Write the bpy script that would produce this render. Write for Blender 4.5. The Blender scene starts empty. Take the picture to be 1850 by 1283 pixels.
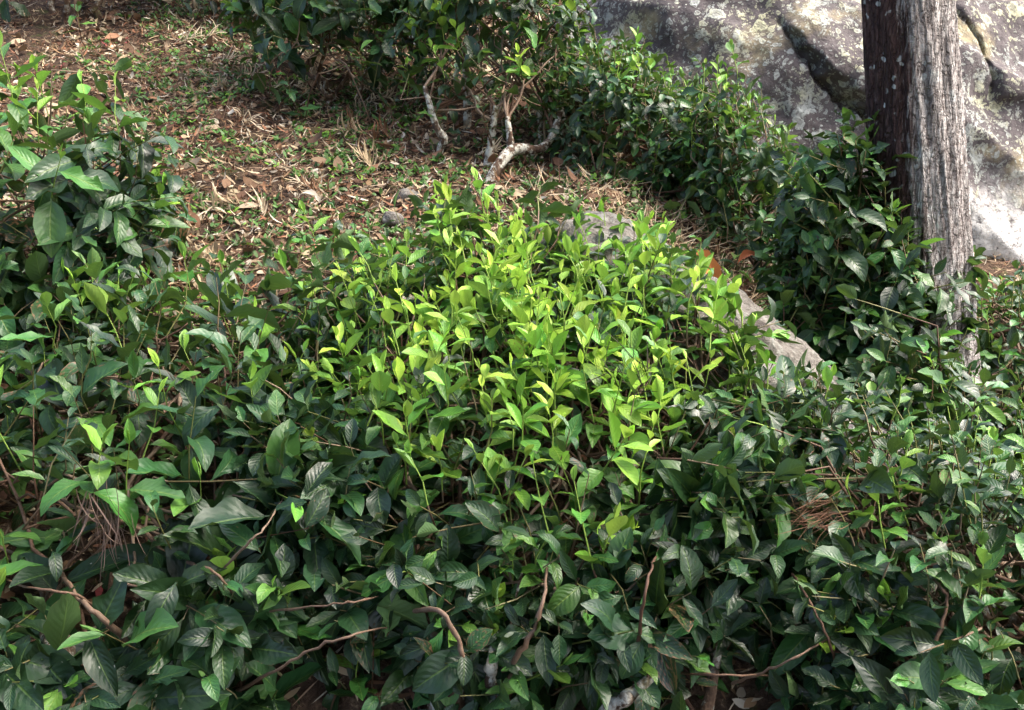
import bpy, math, random
import numpy as np
from mathutils import Vector, Matrix, noise
from mathutils.bvhtree import BVHTree

R = math.radians
random.seed(7)
rng = np.random.default_rng(7)
scn = bpy.context.scene
col = scn.collection

# ------------------------------------------------------------------ camera, sky, sun, exposure
CAM = Vector((0.0, 0.0, 1.30)); PITCH = R(12.0); LENS = 34.6
cd = bpy.data.cameras.new('camera'); cam = bpy.data.objects.new('camera', cd); col.objects.link(cam)
cam.location = CAM; cam.rotation_euler = (R(90) - PITCH, 0, 0)
cd.sensor_width = 36.0; cd.lens = LENS; cd.clip_start = 0.05; cd.clip_end = 400
scn.camera = cam

SUN = Vector((0.54, -0.10, 0.84)).normalized()
w = bpy.data.worlds.new('World'); scn.world = w; w.use_nodes = True
nt = w.node_tree; bg = nt.nodes['Background']
sky = nt.nodes.new('ShaderNodeTexSky'); sky.sky_type = 'NISHITA'; sky.sun_disc = False
sky.sun_elevation = math.asin(SUN.z); sky.sun_rotation = math.atan2(SUN.x, SUN.y)
sky.air_density = 0.7; sky.dust_density = 6.0; sky.ozone_density = 1.0
nt.links.new(sky.outputs[0], bg.inputs[0]); bg.inputs[1].default_value = 0.15
sd = bpy.data.lights.new('sun', 'SUN'); sd.energy = 1.1; sd.angle = R(34.0); sd.color = (1.0, 0.95, 0.86)
so = bpy.data.objects.new('sun', sd); col.objects.link(so); so.rotation_euler = SUN.to_track_quat('Z', 'Y').to_euler()
vs = scn.view_settings; vs.view_transform = 'Standard'; vs.look = 'None'; vs.gamma = 1.0; vs.exposure = 2.45
scn.render.engine = 'CYCLES'; scn.cycles.use_denoising = True
scn.cycles.max_bounces = 5; scn.cycles.transparent_max_bounces = 4; scn.cycles.caustics_reflective = False

# ------------------------------------------------------------------ helpers
def link(o, parent=None):
    col.objects.link(o)
    if parent is not None: o.parent = parent
    return o

def tag(o, label=None, cat=None, group=None, kind=None):
    if label: o['label'] = label
    if cat: o['category'] = cat
    if group: o['group'] = group
    if kind: o['kind'] = kind
    return o

def empty(name, loc):
    e = bpy.data.objects.new(name, None); e.empty_display_size = 0.1
    link(e); e.location = loc
    return e

def npmesh(name, V, F, mats=(), smooth=True, uv=None, colr=None, midx=None):
    """V (n,3); F list/array of quads or tris (rows; tris have 3 columns)."""
    V = np.asarray(V, np.float32); me = bpy.data.meshes.new(name)
    if isinstance(F, np.ndarray):
        k = F.shape[1]; m = len(F); flat = F.reshape(-1).astype(np.int32)
        starts = np.arange(m, dtype=np.int32) * k; tot = np.full(m, k, np.int32)
    else:
        flat = np.concatenate([np.asarray(f, np.int32).reshape(-1) for f in F])
        tot = np.concatenate([np.full(len(f), f.shape[1], np.int32) for f in F])
        starts = np.concatenate([[0], np.cumsum(tot)[:-1]]).astype(np.int32); m = len(tot)
    me.vertices.add(len(V)); me.vertices.foreach_set('co', V.reshape(-1))
    me.loops.add(len(flat)); me.loops.foreach_set('vertex_index', flat)
    me.polygons.add(m); me.polygons.foreach_set('loop_start', starts); me.polygons.foreach_set('loop_total', tot)
    if smooth: me.polygons.foreach_set('use_smooth', np.ones(m, bool))
    if midx is not None: me.polygons.foreach_set('material_index', np.asarray(midx, np.int32))
    if uv is not None:
        l = me.uv_layers.new(name='UVMap'); l.data.foreach_set('uv', np.asarray(uv, np.float32)[flat].reshape(-1))
    if colr is not None:
        a = me.color_attributes.new('tint', 'FLOAT_COLOR', 'POINT'); a.data.foreach_set('color', np.asarray(colr, np.float32).reshape(-1))
    for mt in mats: me.materials.append(mt)
    me.update(calc_edges=True); me.validate()
    return me

def grid_faces(nu, nv, wrap_u=False):
    a = np.arange(nu if wrap_u else nu - 1); b = np.arange(nv - 1)
    A, B = np.meshgrid(a, b, indexing='ij'); A2 = (A + 1) % nu
    return np.stack([A * nv + B, A2 * nv + B, A2 * nv + B + 1, A * nv + B + 1], -1).reshape(-1, 4)

def sstep(a, b, x):
    t = np.clip((x - a) / (b - a), 0, 1); return t * t * (3 - 2 * t)

def nz(x, y, z=0.0): return noise.noise((x, y, z))
def fbm(x, y, z=0.0, o=4):
    s = 0.0; a = 1.0
    for i in range(o):
        s += a * noise.noise((x, y, z)); x *= 2.03; y *= 2.03; z *= 2.03; a *= 0.5
    return s

class Tubes:
    def __init__(s): s.V = []; s.F = []; s.C = []; s.n = 0
    def add(s, pts, rad, sides=5, c=(0, 0.5, 0, 1), cap=False):
        pts = [Vector(p) for p in pts]; n = len(pts)
        t0 = (pts[1] - pts[0]).normalized(); up = Vector((0.3, 0.9, 0.2)) if abs(t0.z) > 0.8 else Vector((0, 0, 1))
        u = t0.cross(up).normalized()
        for i, p in enumerate(pts):
            t = (pts[min(i + 1, n - 1)] - pts[max(i - 1, 0)]).normalized()
            u = (u - t * u.dot(t)).normalized(); v = t.cross(u)
            r = rad[i] if hasattr(rad, '__len__') else rad
            for k in range(sides):
                a = 2 * math.pi * k / sides
                s.V.append(p + u * (r * math.cos(a)) + v * (r * math.sin(a)))
                s.C.append(c)
        for i in range(n - 1):
            for k in range(sides):
                k2 = (k + 1) % sides; b = s.n + i * sides
                s.F.append((b + k, b + k2, b + sides + k2, b + sides + k))
        s.n += n * sides
        if cap:
            s.V.append(pts[-1] + (pts[-1] - pts[-2]).normalized() * (rad[-1] * 0.15 if hasattr(rad, '__len__') else 0)); s.C.append(c)
            b = s.n - sides
            for k in range(sides): s.F.append((b + k, b + (k + 1) % sides, s.n, s.n))
            s.n += 1
    def mesh(s, name, mat):
        V = np.array([tuple(v) for v in s.V], np.float32)
        q = np.array([f for f in s.F if f[2] != f[3]], np.int32).reshape(-1, 4)
        t = np.array([f[:3] for f in s.F if f[2] == f[3]], np.int32).reshape(-1, 3)
        F = [x for x in (q, t) if len(x)]
        return npmesh(name, V, F if len(F) > 1 else F[0], [mat], colr=np.array(s.C, np.float32))

def wiggle(a, b, n, amp, seed=None):
    a = Vector(a); b = Vector(b); d = b - a; L = d.length
    out = []; o1 = random.uniform(0, 100)
    for i in range(n):
        t = i / (n - 1); e = math.sin(math.pi * t) ** 0.7 if 0 < t < 1 else 0
        o = Vector((nz(t * 3 + o1, 1.3), nz(t * 3 + o1, 7.7), nz(t * 3 + o1, 4.1))) * (amp * L * e)
        out.append(a + d * t + o)
    return out

# ------------------------------------------------------------------ materials
class NT:
    def __init__(s, name):
        s.m = bpy.data.materials.new(name); s.m.use_nodes = True; s.t = s.m.node_tree
        s.t.nodes.clear(); s.out = s.t.nodes.new('ShaderNodeOutputMaterial')
    def n(s, typ, ins=None, **kw):
        x = s.t.nodes.new(typ)
        for k, v in kw.items(): setattr(x, k, v)
        for k, v in (ins or {}).items(): s.put(x.inputs[k], v)
        return x
    def put(s, sock, v):
        if isinstance(v, bpy.types.NodeSocket): s.t.links.new(v, sock)
        elif isinstance(v, bpy.types.Node): s.t.links.new(v.outputs[0], sock)
        else: sock.default_value = v
    def math(s, op, a, b=0.0, c=0.0, clamp=False):
        x = s.n('ShaderNodeMath', operation=op, use_clamp=clamp); s.put(x.inputs[0], a); s.put(x.inputs[1], b); s.put(x.inputs[2], c)
        return x.outputs[0]
    def mix(s, f, a, b, mode='MIX'):
        x = s.n('ShaderNodeMix', data_type='RGBA', blend_type=mode); s.put(x.inputs[0], f); s.put(x.inputs[6], a); s.put(x.inputs[7], b)
        return x.outputs[2]
    def noise(s, vec, scale, detail=4, rough=0.55, dist=0.0):
        x = s.n('ShaderNodeTexNoise'); s.put(x.inputs['Vector'], vec); s.put(x.inputs['Scale'], scale)
        x.inputs['Detail'].default_value = detail; x.inputs['Roughness'].default_value = rough; x.inputs['Distortion'].default_value = dist
        return x.outputs[0]
    def voro(s, vec, scale, out=0, feature='F1', rnd=1.0):
        x = s.n('ShaderNodeTexVoronoi', feature=feature); s.put(x.inputs['Vector'], vec); s.put(x.inputs['Scale'], scale)
        x.inputs['Randomness'].default_value = rnd
        return x.outputs[out]
    def ramp(s, f, stops, interp='LINEAR'):
        x = s.n('ShaderNodeValToRGB'); s.put(x.inputs[0], f); e = x.color_ramp; e.interpolation = interp
        while len(e.elements) < len(stops): e.elements.new(0.5)
        for el, (p, c) in zip(e.elements, stops):
            el.position = p; el.color = (*c, 1) if hasattr(c, '__len__') else (c, c, c, 1)
        return x.outputs[0]
    def sm(s, a, b, x):
        y = s.n('ShaderNodeMapRange', interpolation_type='SMOOTHSTEP'); s.put(y.inputs[0], x)
        s.put(y.inputs[1], a); s.put(y.inputs[2], b)
        return y.outputs[0]
    def mapping(s, vec, scale=(1, 1, 1), rot=(0, 0, 0), loc=(0, 0, 0)):
        x = s.n('ShaderNodeMapping'); s.put(x.inputs[0], vec); x.inputs['Scale'].default_value = scale
        x.inputs['Rotation'].default_value = rot; x.inputs['Location'].default_value = loc
        return x.outputs[0]
    def bump(s, h, strength, dist, normal=None):
        x = s.n('ShaderNodeBump'); s.put(x.inputs['Height'], h); x.inputs['Strength'].default_value = strength
        x.inputs['Distance'].default_value = dist
        if normal is not None: s.put(x.inputs['Normal'], normal)
        return x.outputs[0]
    def bsdf(s, colr, rough, nrm=None, spec=0.5, **kw):
        x = s.n('ShaderNodeBsdfPrincipled'); s.put(x.inputs['Base Color'], colr); s.put(x.inputs['Roughness'], rough)
        s.put(x.inputs['Specular IOR Level'], spec)
        if nrm is not None: s.put(x.inputs['Normal'], nrm)
        return x
    def done(s, sh):
        s.t.links.new(sh.outputs[0] if isinstance(sh, bpy.types.Node) else sh, s.out.inputs[0]); return s.m

def leaf_material(name, per_object):
    N = NT(name)
    if per_object: c = N.n('ShaderNodeObjectInfo').outputs['Color']
    else: c = N.n('ShaderNodeAttribute', attribute_name='tint').outputs['Color']
    sp = N.n('ShaderNodeSeparateColor', {0: c}); age, rnd, wear = sp.outputs[0], sp.outputs[1], sp.outputs[2]
    uv = N.n('ShaderNodeUVMap').outputs[0]; su = N.n('ShaderNodeSeparateXYZ', {0: uv}); U, V = su.outputs[0], su.outputs[1]
    av = N.math('ABSOLUTE', N.math('SUBTRACT', V, 0.5)); av = N.math('MULTIPLY', av, 2.0)
    off = N.n('ShaderNodeCombineXYZ', {0: N.math('MULTIPLY', rnd, 37.0), 1: N.math('MULTIPLY', rnd, 91.0)})
    puv = N.n('ShaderNodeVectorMath', {0: uv, 1: off.outputs[0]}, operation='ADD').outputs[0]
    n1 = N.noise(puv, 3.0, 3); n2 = N.noise(puv, 9.0, 4)
    a2 = N.math('ADD', age, N.math('MULTIPLY', N.math('SUBTRACT', n1, 0.5), 0.16))
    base = N.ramp(a2, [(0.0, (0.011, 0.034, 0.012)), (0.22, (0.027, 0.090, 0.021)), (0.48, (0.075, 0.205, 0.025)),
                       (0.68, (0.20, 0.42, 0.028)), (1.0, (0.42, 0.62, 0.048))])
    hs = N.n('ShaderNodeHueSaturation', {'Color': base, 'Hue': N.math('ADD', 0.485, N.math('MULTIPLY', rnd, 0.035)),
             'Value': N.math('ADD', 0.55, N.math('MULTIPLY', N.math('FRACT', N.math('MULTIPLY', rnd, 7.31)), 0.85)), 'Saturation': 0.95})
    base = hs.outputs[0]
    # veins
    s = N.math('SUBTRACT', N.math('MULTIPLY', U, 8.5), N.math('MULTIPLY', av, 2.1))
    s = N.math('ADD', s, N.math('MULTIPLY', n1, 1.5))
    tri = N.math('ABSOLUTE', N.math('SUBTRACT', N.math('FRACT', s), 0.5))          # 0.5 at the vein
    lat = N.sm(0.455, 0.5, tri)
    mid = N.sm(0.075, 0.02, av)
    vein = N.math('MAXIMUM', mid, N.math('MULTIPLY', lat, 0.16))
    vcol = N.mix(age, (0.085, 0.16, 0.03, 1), (0.40, 0.52, 0.09, 1))
    base = N.mix(N.math('MULTIPLY', vein, 0.5), base, vcol)
    # brown wear towards margins and in spots
    edge = N.math('MULTIPLY', N.math('POWER', av, 3.0), 0.12)
    wv = N.math('ADD', N.math('ADD', n2, edge), N.math('MULTIPLY', wear, 0.37))
    wm = N.sm(0.82, 0.90, wv)
    base = N.mix(wm, base, N.mix(n1, (0.09, 0.042, 0.022, 1), (0.19, 0.11, 0.055, 1)))
    spots = N.math('MULTIPLY', N.sm(0.075, 0.05, N.voro(puv, 3.2)), N.sm(0.45, 0.6, N.math('FRACT', N.math('MULTIPLY', rnd, 13.7))))
    base = N.mix(N.math('MULTIPLY', spots, 0.65), base, (0.42, 0.42, 0.36, 1))
    back = N.n('ShaderNodeNewGeometry').outputs['Backfacing']
    base = N.mix(N.math('MULTIPLY', back, 0.35), base, (0.13, 0.22, 0.07, 1))
    h = N.math('SUBTRACT', N.math('MULTIPLY', N.math('SUBTRACT', 0.5, tri), N.math('SUBTRACT', 1.15, av)), N.math('MULTIPLY', mid, 0.45))
    h = N.math('ADD', h, N.math('MULTIPLY', n2, 0.18))
    nrm = N.bump(h, 0.32, 0.005)
    rough = N.math('ADD', N.math('ADD', N.math('ADD', 0.20, N.math('MULTIPLY', N.math('FRACT', N.math('MULTIPLY', rnd, 3.77)), 0.14)), N.math('MULTIPLY', n2, 0.22)), N.math('MULTIPLY', back, 0.25))
    p = N.bsdf(base, rough, nrm, 0.38)
    tr = N.n('ShaderNodeBsdfTranslucent', {0: N.mix(0.35, base, (0.20, 0.34, 0.02, 1)), 'Normal': nrm})
    mx = N.n('ShaderNodeMixShader', {0: N.math('ADD', 0.08, N.math('MULTIPLY', age, 0.32)), 1: p.outputs[0], 2: tr.outputs[0]})
    return N.done(mx)

M_LEAF = leaf_material('tea_leaf', True)
M_LEAFS = leaf_material('tea_foliage', False)

def twig_material():
    N = NT('twig_bark'); c = N.n('ShaderNodeAttribute', attribute_name='tint').outputs['Color']
    sp = N.n('ShaderNodeSeparateColor', {0: c}); g, rnd = sp.outputs[0], sp.outputs[1]
    P = N.n('ShaderNodeTexCoord').outputs['Object']
    n = N.noise(N.mapping(P, (1, 1, 0.5)), 150, 6, 0.75)
    br = N.ramp(N.math('ADD', N.math('MULTIPLY', rnd, 0.5), N.math('MULTIPLY', n, 0.6)),
                [(0.15, (0.045, 0.022, 0.014)), (0.5, (0.105, 0.056, 0.033)), (0.9, (0.26, 0.20, 0.14))])
    base = N.mix(g, br, (0.20, 0.32, 0.05, 1))
    return N.done(N.bsdf(base, 0.65, N.bump(n, 0.4, 0.002), 0.3))
M_TWIG = twig_material()

def trunk_material(name, pale, lich):
    N = NT(name); P = N.n('ShaderNodeTexCoord').outputs['Object']
    n = N.noise(P, 22, 6, 0.65); n2 = N.noise(P, 55, 5); st = N.noise(N.mapping(P, (60, 60, 12)), 1.0, 4)
    base = N.ramp(N.math('ADD', N.math('MULTIPLY', n, 0.6), N.math('MULTIPLY', st, 0.4)),
                  [(0.34, (0.030, 0.018, 0.012)), (0.5, (0.10, 0.064, 0.042)), (0.66, pale)])
    lm = N.math('MULTIPLY', N.sm(lich, lich + 0.08, n), N.sm(0.35, 0.55, n2))
    base = N.mix(lm, base, N.mix(n2, (0.34, 0.36, 0.31, 1), (0.50, 0.49, 0.42, 1)))
    moss = N.sm(0.62, 0.70, N.noise(P, 9, 4)); base = N.mix(N.math('MULTIPLY', moss, 0.5), base, (0.13, 0.13, 0.05, 1))
    h = N.math('ADD', N.math('MULTIPLY', st, 0.7), N.math('MULTIPLY', n2, 0.5))
    return N.done(N.bsdf(base, 0.85, N.bump(h, 1.0, 0.012), 0.2))
M_STEM = trunk_material('lichened_stem', (0.26, 0.19, 0.13), 0.53)
M_STEMPALE = trunk_material('pale_pruned_stem', (0.42, 0.36, 0.27), 0.43)

def soil_material():
    N = NT('soil'); P = N.n('ShaderNodeTexCoord').outputs['Object']
    n = N.noise(P, 2.2, 5); f = N.noise(P, 40, 6, 0.7); g = N.noise(N.mapping(P, (1, 1, 1), (0, 0, 0.6)), 120, 3)
    base = N.ramp(N.math('ADD', N.math('MULTIPLY', n, 0.35), N.math('MULTIPLY', f, 0.65)),
                  [(0.30, (0.022, 0.014, 0.010)), (0.48, (0.055, 0.036, 0.024)), (0.60, (0.105, 0.068, 0.044)), (0.74, (0.19, 0.14, 0.09))])
    dry = N.math('MULTIPLY', N.sm(0.56, 0.66, f), N.sm(0.42, 0.6, n)); base = N.mix(dry, base, (0.34, 0.26, 0.16, 1))
    moss = N.sm(0.55, 0.68, N.noise(P, 7, 5, 0.65)); base = N.mix(N.math('MULTIPLY', moss, 0.55), base, (0.06, 0.085, 0.02, 1))
    h = N.math('ADD', f, N.math('MULTIPLY', g, 0.5))
    return N.done(N.bsdf(base, 0.95, N.bump(h, 0.9, 0.02), 0.15))
M_SOIL = soil_material()

def litter_material():
    N = NT('dry_litter'); c = N.n('ShaderNodeAttribute', attribute_name='tint').outputs['Color']
    P = N.n('ShaderNodeTexCoord').outputs['Object']; n = N.noise(P, 90, 4)
    base = N.mix(N.math('MULTIPLY', n, 0.28), c, (0.05, 0.03, 0.02, 1))
    p = N.bsdf(base, 0.8, N.bump(n, 0.4, 0.002), 0.25)
    tr = N.n('ShaderNodeBsdfTranslucent', {0: base})
    return N.done(N.n('ShaderNodeMixShader', {0: 0.15, 1: p.outputs[0], 2: tr.outputs[0]}))
M_LITTER = litter_material()

# ------------------------------------------------------------------ terrain
def ground_base(x, y):
    yy = np.minimum(y, 9.0) + np.maximum(y - 9.0, 0) * 0.25
    z = 0.20 + 0.44 * (yy - 1.8)
    d = 0.66 * sstep(0.35, 1.5, x) * sstep(1.7, 3.0, y)
    d = d + 0.25 * sstep(2.0, 6.0, x) + 0.20 * sstep(2.0, 1.65, y)
    z = z - d + 0.10 * sstep(-0.6, -2.5, x) * 0.6
    z = np.where(y < 1.2, np.maximum(z, -0.10 + 0.0 * y), z)
    return z
def ground(x, y):
    return float(ground_base(np.float64(x), np.float64(y))) + 0.05 * fbm(x * 1.7, y * 1.7, 3.0, 3) + 0.016 * nz(x * 9, y * 9, 1.0)

def axis(lo, a, b, hi, step, grow=1.28):
    m = list(np.arange(a, b + 1e-6, step)); s = step; p = m[-1]
    while p < hi: s *= grow; p += s; m.append(p)
    s = step; p = m[0]; pre = []
    while p > lo: s *= grow; p -= s; pre.append(p)
    return np.array(pre[::-1] + m)
gx = axis(-90, -2.6, 2.8, 90, 0.028); gy = axis(-60, 1.3, 7.2, 120, 0.028)
GX, GY = np.meshgrid(gx, gy, indexing='ij'); GZ = ground_base(GX, GY)
nzv = np.array([0.05 * fbm(x * 1.7, y * 1.7, 3.0, 3) + 0.016 * nz(x * 9, y * 9, 1.0) + (0.010 * nz(x * 31, y * 31, 5.0) if 1 < y < 7.5 and abs(x) < 3 else 0)
                for x, y in zip(GX.ravel(), GY.ravel())]).reshape(GX.shape)
GZ = GZ + nzv
go = bpy.data.objects.new('ground', npmesh('ground', np.stack([GX, GY, GZ], -1).reshape(-1, 3), grid_faces(len(gx), len(gy)), [M_SOIL]))
link(go); tag(go, 'brown hillside soil rising between the tea bushes', kind='structure')

# ------------------------------------------------------------------ boulder
def boulder_material():
    N = NT('lichened_granite'); P = N.n('ShaderNodeTexCoord').outputs['Object']
    sx = N.n('ShaderNodeSeparateXYZ', {0: P}); Z = sx.outputs[2]; X = sx.outputs[0]
    dP = N.mapping(P, (1.0, 1.0, 2.2), (0, R(38), 0))
    n = N.noise(dP, 1.3, 6, 0.6); m = N.noise(P, 5.0, 7, 0.68); f = N.noise(P, 34, 6, 0.7); f2 = N.noise(P, 90, 4, 0.7)
    base = N.ramp(N.math('ADD', N.math('MULTIPLY', n, 0.5), N.math('MULTIPLY', f, 0.5)),
                  [(0.32, (0.042, 0.036, 0.037)), (0.50, (0.088, 0.077, 0.078)), (0.68, (0.155, 0.142, 0.138))])
    # ochre and green stain
    och = N.math('MULTIPLY', N.sm(0.54, 0.66, N.noise(P, 2.6, 5, 0.6)), N.sm(0.40, 0.58, n)); base = N.mix(N.math('MULTIPLY', och, 0.7), base, (0.33, 0.28, 0.15, 1))
    # crusty round lichen: voronoi cells gated by noise
    warp = N.n('ShaderNodeVectorMath', {0: P, 1: N.n('ShaderNodeVectorMath', {0: N.n('ShaderNodeTexNoise', {'Vector': P, 'Scale': 14.0, 'Detail': 3.0}).outputs[1], 'Scale': 0.06}, operation='SCALE').outputs[0]}, operation='ADD').outputs[0]
    b1 = N.noise(warp, 7.0, 9, 0.72); b2 = N.noise(warp, 26.0, 7, 0.7)
    thr = N.math('SUBTRACT', 0.76, N.math('MULTIPLY', n, 0.38)); thr2 = N.math('SUBTRACT', 0.695, N.math('MULTIPLY', n, 0.28))
    l1 = N.sm(0.0, 0.03, N.math('SUBTRACT', b1, thr)); l2 = N.sm(0.0, 0.03, N.math('SUBTRACT', b2, thr2))
    def discs(scale, prob):
        vc = N.n('ShaderNodeTexVoronoi', {'Vector': warp, 'Scale': scale}); pick = N.n('ShaderNodeSeparateColor', {0: vc.outputs[1]})
        rad = N.math('MULTIPLY', pick.outputs[1], 0.46); dd = N.math('SUBTRACT', rad, N.math('ADD', vc.outputs[0], N.math('MULTIPLY', N.math('SUBTRACT', f, 0.5), 0.4)))
        ring = N.math('SUBTRACT', 1.0, N.math('MULTIPLY', N.sm(0.10, 0.22, dd), 0.45))
        return N.math('MULTIPLY', N.math('MULTIPLY', N.sm(0.0, 0.05, dd), N.sm(prob, prob + 0.03, pick.outputs[0])), ring)
    li = N.math('MAXIMUM', N.math('MAXIMUM', l1, N.math('MULTIPLY', l2, 0.85)), N.math('MAXIMUM', discs(11.0, 0.45), N.math('MAXIMUM', discs(24.0, 0.35), N.math('MULTIPLY', discs(55.0, 0.3), 0.8))))
    li = N.math('MULTIPLY', li, N.sm(0.28, 0.50, f2))
    lcol = N.mix(N.sm(0.42, 0.62, m), (0.36, 0.385, 0.36, 1), (0.42, 0.42, 0.28, 1))
    base = N.mix(N.math('MULTIPLY', li, 0.95), base, lcol)
    # pale mineral crust low on the flank, in runs
    run = N.noise(N.mapping(P, (3.2, 3.2, 0.9)), 1.6, 6, 0.65)
    low = N.math('MULTIPLY', N.sm(1.15, 0.15, Z), N.sm(-0.15, 0.5, X))
    wm = N.sm(0.62, 0.82, N.math('ADD', N.math('ADD', N.math('MULTIPLY', run, 0.62), N.math('MULTIPLY', m, 0.2)), N.math('MULTIPLY', low, 0.42)))
    wm = N.math('MULTIPLY', wm, N.sm(0.32, 0.50, f))
    base = N.mix(wm, base, N.mix(m, (0.46, 0.46, 0.44, 1), (0.58, 0.57, 0.54, 1)))
    h = N.math('ADD', N.math('ADD', N.math('MULTIPLY', f, 0.7), N.math('MULTIPLY', f2, 0.35)), N.math('MULTIPLY', li, 0.25))
    return N.done(N.bsdf(base, 0.9, N.bump(h, 0.8, 0.02), 0.2))
M_ROCK = boulder_material()

BC = np.array((1.75, 6.2, 0.55)); BR = np.array((2.05, 1.65, 2.05))
# crack lines as (x, z) on the boulder's front
CRACK = np.array([(1.20, 1.90), (1.31, 1.73), (1.40, 1.60), (1.51, 1.50), (1.63, 1.41), (1.82, 1.30), (2.0, 1.22)])
CRACK2 = np.array([(2.05, 1.95), (2.14, 1.85), (2.20, 1.74), (2.24, 1.62), (2.24, 1.50)])
def seg_dist(px, pz, L):
    best = np.full(px.shape, 9.0); sgn = np.zeros(px.shape); par = np.zeros(px.shape)
    for i in range(len(L) - 1):
        a, b = L[i], L[i + 1]; d = b - a; t = np.clip(((px - a[0]) * d[0] + (pz - a[1]) * d[1]) / (d @ d), 0, 1)
        qx = px - a[0] - t * d[0]; qz = pz - a[1] - t * d[1]; di = np.hypot(qx, qz)
        s = np.sign(qx * -d[1] + qz * d[0]); m = di < best
        best = np.where(m, di, best); sgn = np.where(m, s, sgn); par = np.where(m, (i + t) / (len(L) - 1), par)
    return best, sgn, par
def build_boulder():
    nu, nv = 480, 340
    th = np.linspace(0, 2 * np.pi, nu, endpoint=False); th = th - 0.70 * np.sin(th - 1.5 * np.pi); ph = np.linspace(0.02, np.pi * 0.78, nv)
    T, Pp = np.meshgrid(th, ph, indexing='ij')
    D = np.stack([np.cos(T) * np.sin(Pp), np.sin(T) * np.sin(Pp), np.cos(Pp)], -1)
    # rounded-block superellipsoid
    k = 2.35; rr = (np.abs(D) ** k).sum(-1) ** (-1 / k)
    P = D * rr[..., None] * BR
    flat = D.reshape(-1, 3)
    big = np.array([0.16 * fbm(d[0] * 1.6 + 3, d[1] * 1.6, d[2] * 1.6, 3) for d in flat]).reshape(nu, nv)
    ca, sa = math.cos(R(38)), math.sin(R(38))
    strata = np.array([abs(nz((q[0] * ca - q[2] * sa) * 0.9 + 5, q[1] * 0.8, (q[0] * sa + q[2] * ca) * 3.2)) for q in P.reshape(-1, 3)]).reshape(nu, nv)
    fine = np.array([fbm(q[0] * 6, q[1] * 6, q[2] * 6, 5) for q in P.reshape(-1, 3)]).reshape(nu, nv)
    off = big - 0.07 * strata + 0.024 * fine
    P = P + D * off[..., None]
    W = P + BC
    front = sstep(0.15, 0.5, -D[..., 1])
    for L, wd, dep, proud in ((CRACK, 0.10, 0.11, 0.06), (CRACK2, 0.02, 0.04, 0.025)):
        jag = 0.022 * np.array([fbm(q[0] * 9, q[2] * 9, 2.0, 4) for q in W.reshape(-1, 3)]).reshape(nu, nv)
        di, sg, pr = seg_dist(W[..., 0] + jag, W[..., 2] + jag, L); up = sg > 0
        open_ = np.clip(0.25 + pr * 1.0, 0, 1)
        ins = np.where(up, dep * open_ * np.exp(-(di / (wd * (0.15 + 0.85 * open_))) ** 8) * (1 - 0.55 * np.clip(di / wd, 0, 1)), dep * 0.8 * open_ * np.exp(-(di / 0.007) ** 2))
        step = np.where(up, proud * np.exp(-(di / 0.55) ** 2) * sstep(0, 0.05, di), 0)
        edge = sstep(1.0, 0.93, pr) * sstep(0.0, 0.1, pr)
        W = W + (np.array((0, 1.0, 0.15)) * ((ins - step) * front * np.maximum(edge, 0.0))[..., None])
    return npmesh('boulder', (W - BC).reshape(-1, 3), grid_faces(nu, nv, True), [M_ROCK])
bo = bpy.data.objects.new('boulder', build_boulder()); link(bo); bo.location = BC
tag(bo, 'huge lichen-blotched granite boulder behind the tree trunk', 'boulder')

def slab_material():
    N = NT('buff_stone'); P = N.n('ShaderNodeTexCoord').outputs['Object']
    n = N.noise(P, 5.0, 8, 0.72); f = N.noise(P, 60, 7, 0.75); v = N.voro(P, 30.0); g = N.noise(P, 18, 7, 0.75)
    base = N.ramp(N.math('ADD', N.math('MULTIPLY', n, 0.4), N.math('MULTIPLY', f, 0.6)),
                  [(0.34, (0.06, 0.05, 0.042)), (0.48, (0.20, 0.185, 0.16)), (0.64, (0.36, 0.34, 0.30))])
    l = N.sm(0.54, 0.58, g); base = N.mix(N.math('MULTIPLY', l, 0.6), base, (0.36, 0.37, 0.33, 1))
    d = N.sm(0.52, 0.60, N.noise(P, 3.2, 8, 0.72)); base = N.mix(N.math('MULTIPLY', d, 0.75), base, (0.06, 0.048, 0.042, 1))
    h = N.math('ADD', f, N.math('MULTIPLY', g, 1.2))
    return N.done(N.bsdf(base, 0.92, N.bump(h, 1.0, 0.02), 0.15))
M_SLAB = slab_material()
def rock(name, loc, dims, rot, label, seed, mat=None, nu=110, nv=70, k=3.0, rough=0.12):
    th = np.linspace(0, 2 * np.pi, nu, endpoint=False); ph = np.linspace(0.01, np.pi - 0.01, nv)
    T, Pp = np.meshgrid(th, ph, indexing='ij')
    D = np.stack([np.cos(T) * np.sin(Pp), np.sin(T) * np.sin(Pp), np.cos(Pp)], -1)
    rr = (np.abs(D) ** k).sum(-1) ** (-1 / k)
    o = np.array([rough * fbm(d[0] * 1.5 + seed, d[1] * 1.5, d[2] * 1.5, 5) - 0.05 * abs(nz(d[0] * 3 + seed, d[1] * 3, d[2] * 5)) + 0.035 * noise.fractal((d[0] * 9 + seed, d[1] * 9, d[2] * 9), 0.8, 2.1, 4) for d in D.reshape(-1, 3)]).reshape(nu, nv)
    P = D * (rr + o)[..., None] * np.array(dims)
    ob = bpy.data.objects.new(name, npmesh(name, P.reshape(-1, 3), grid_faces(nu, nv, True), [mat or M_SLAB]))
    link(ob); ob.location = loc; ob.rotation_euler = rot
    return tag(ob, label, 'rock')
rock('rock_slab', (0.46, 3.03, 0.66), (0.56, 0.27, 0.30), (R(-4), R(27), R(-36)), 'long buff grey rock slab sloping down behind the bright centre bush', 2.0, k=3.0, rough=0.13, nu=200, nv=130)
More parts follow.
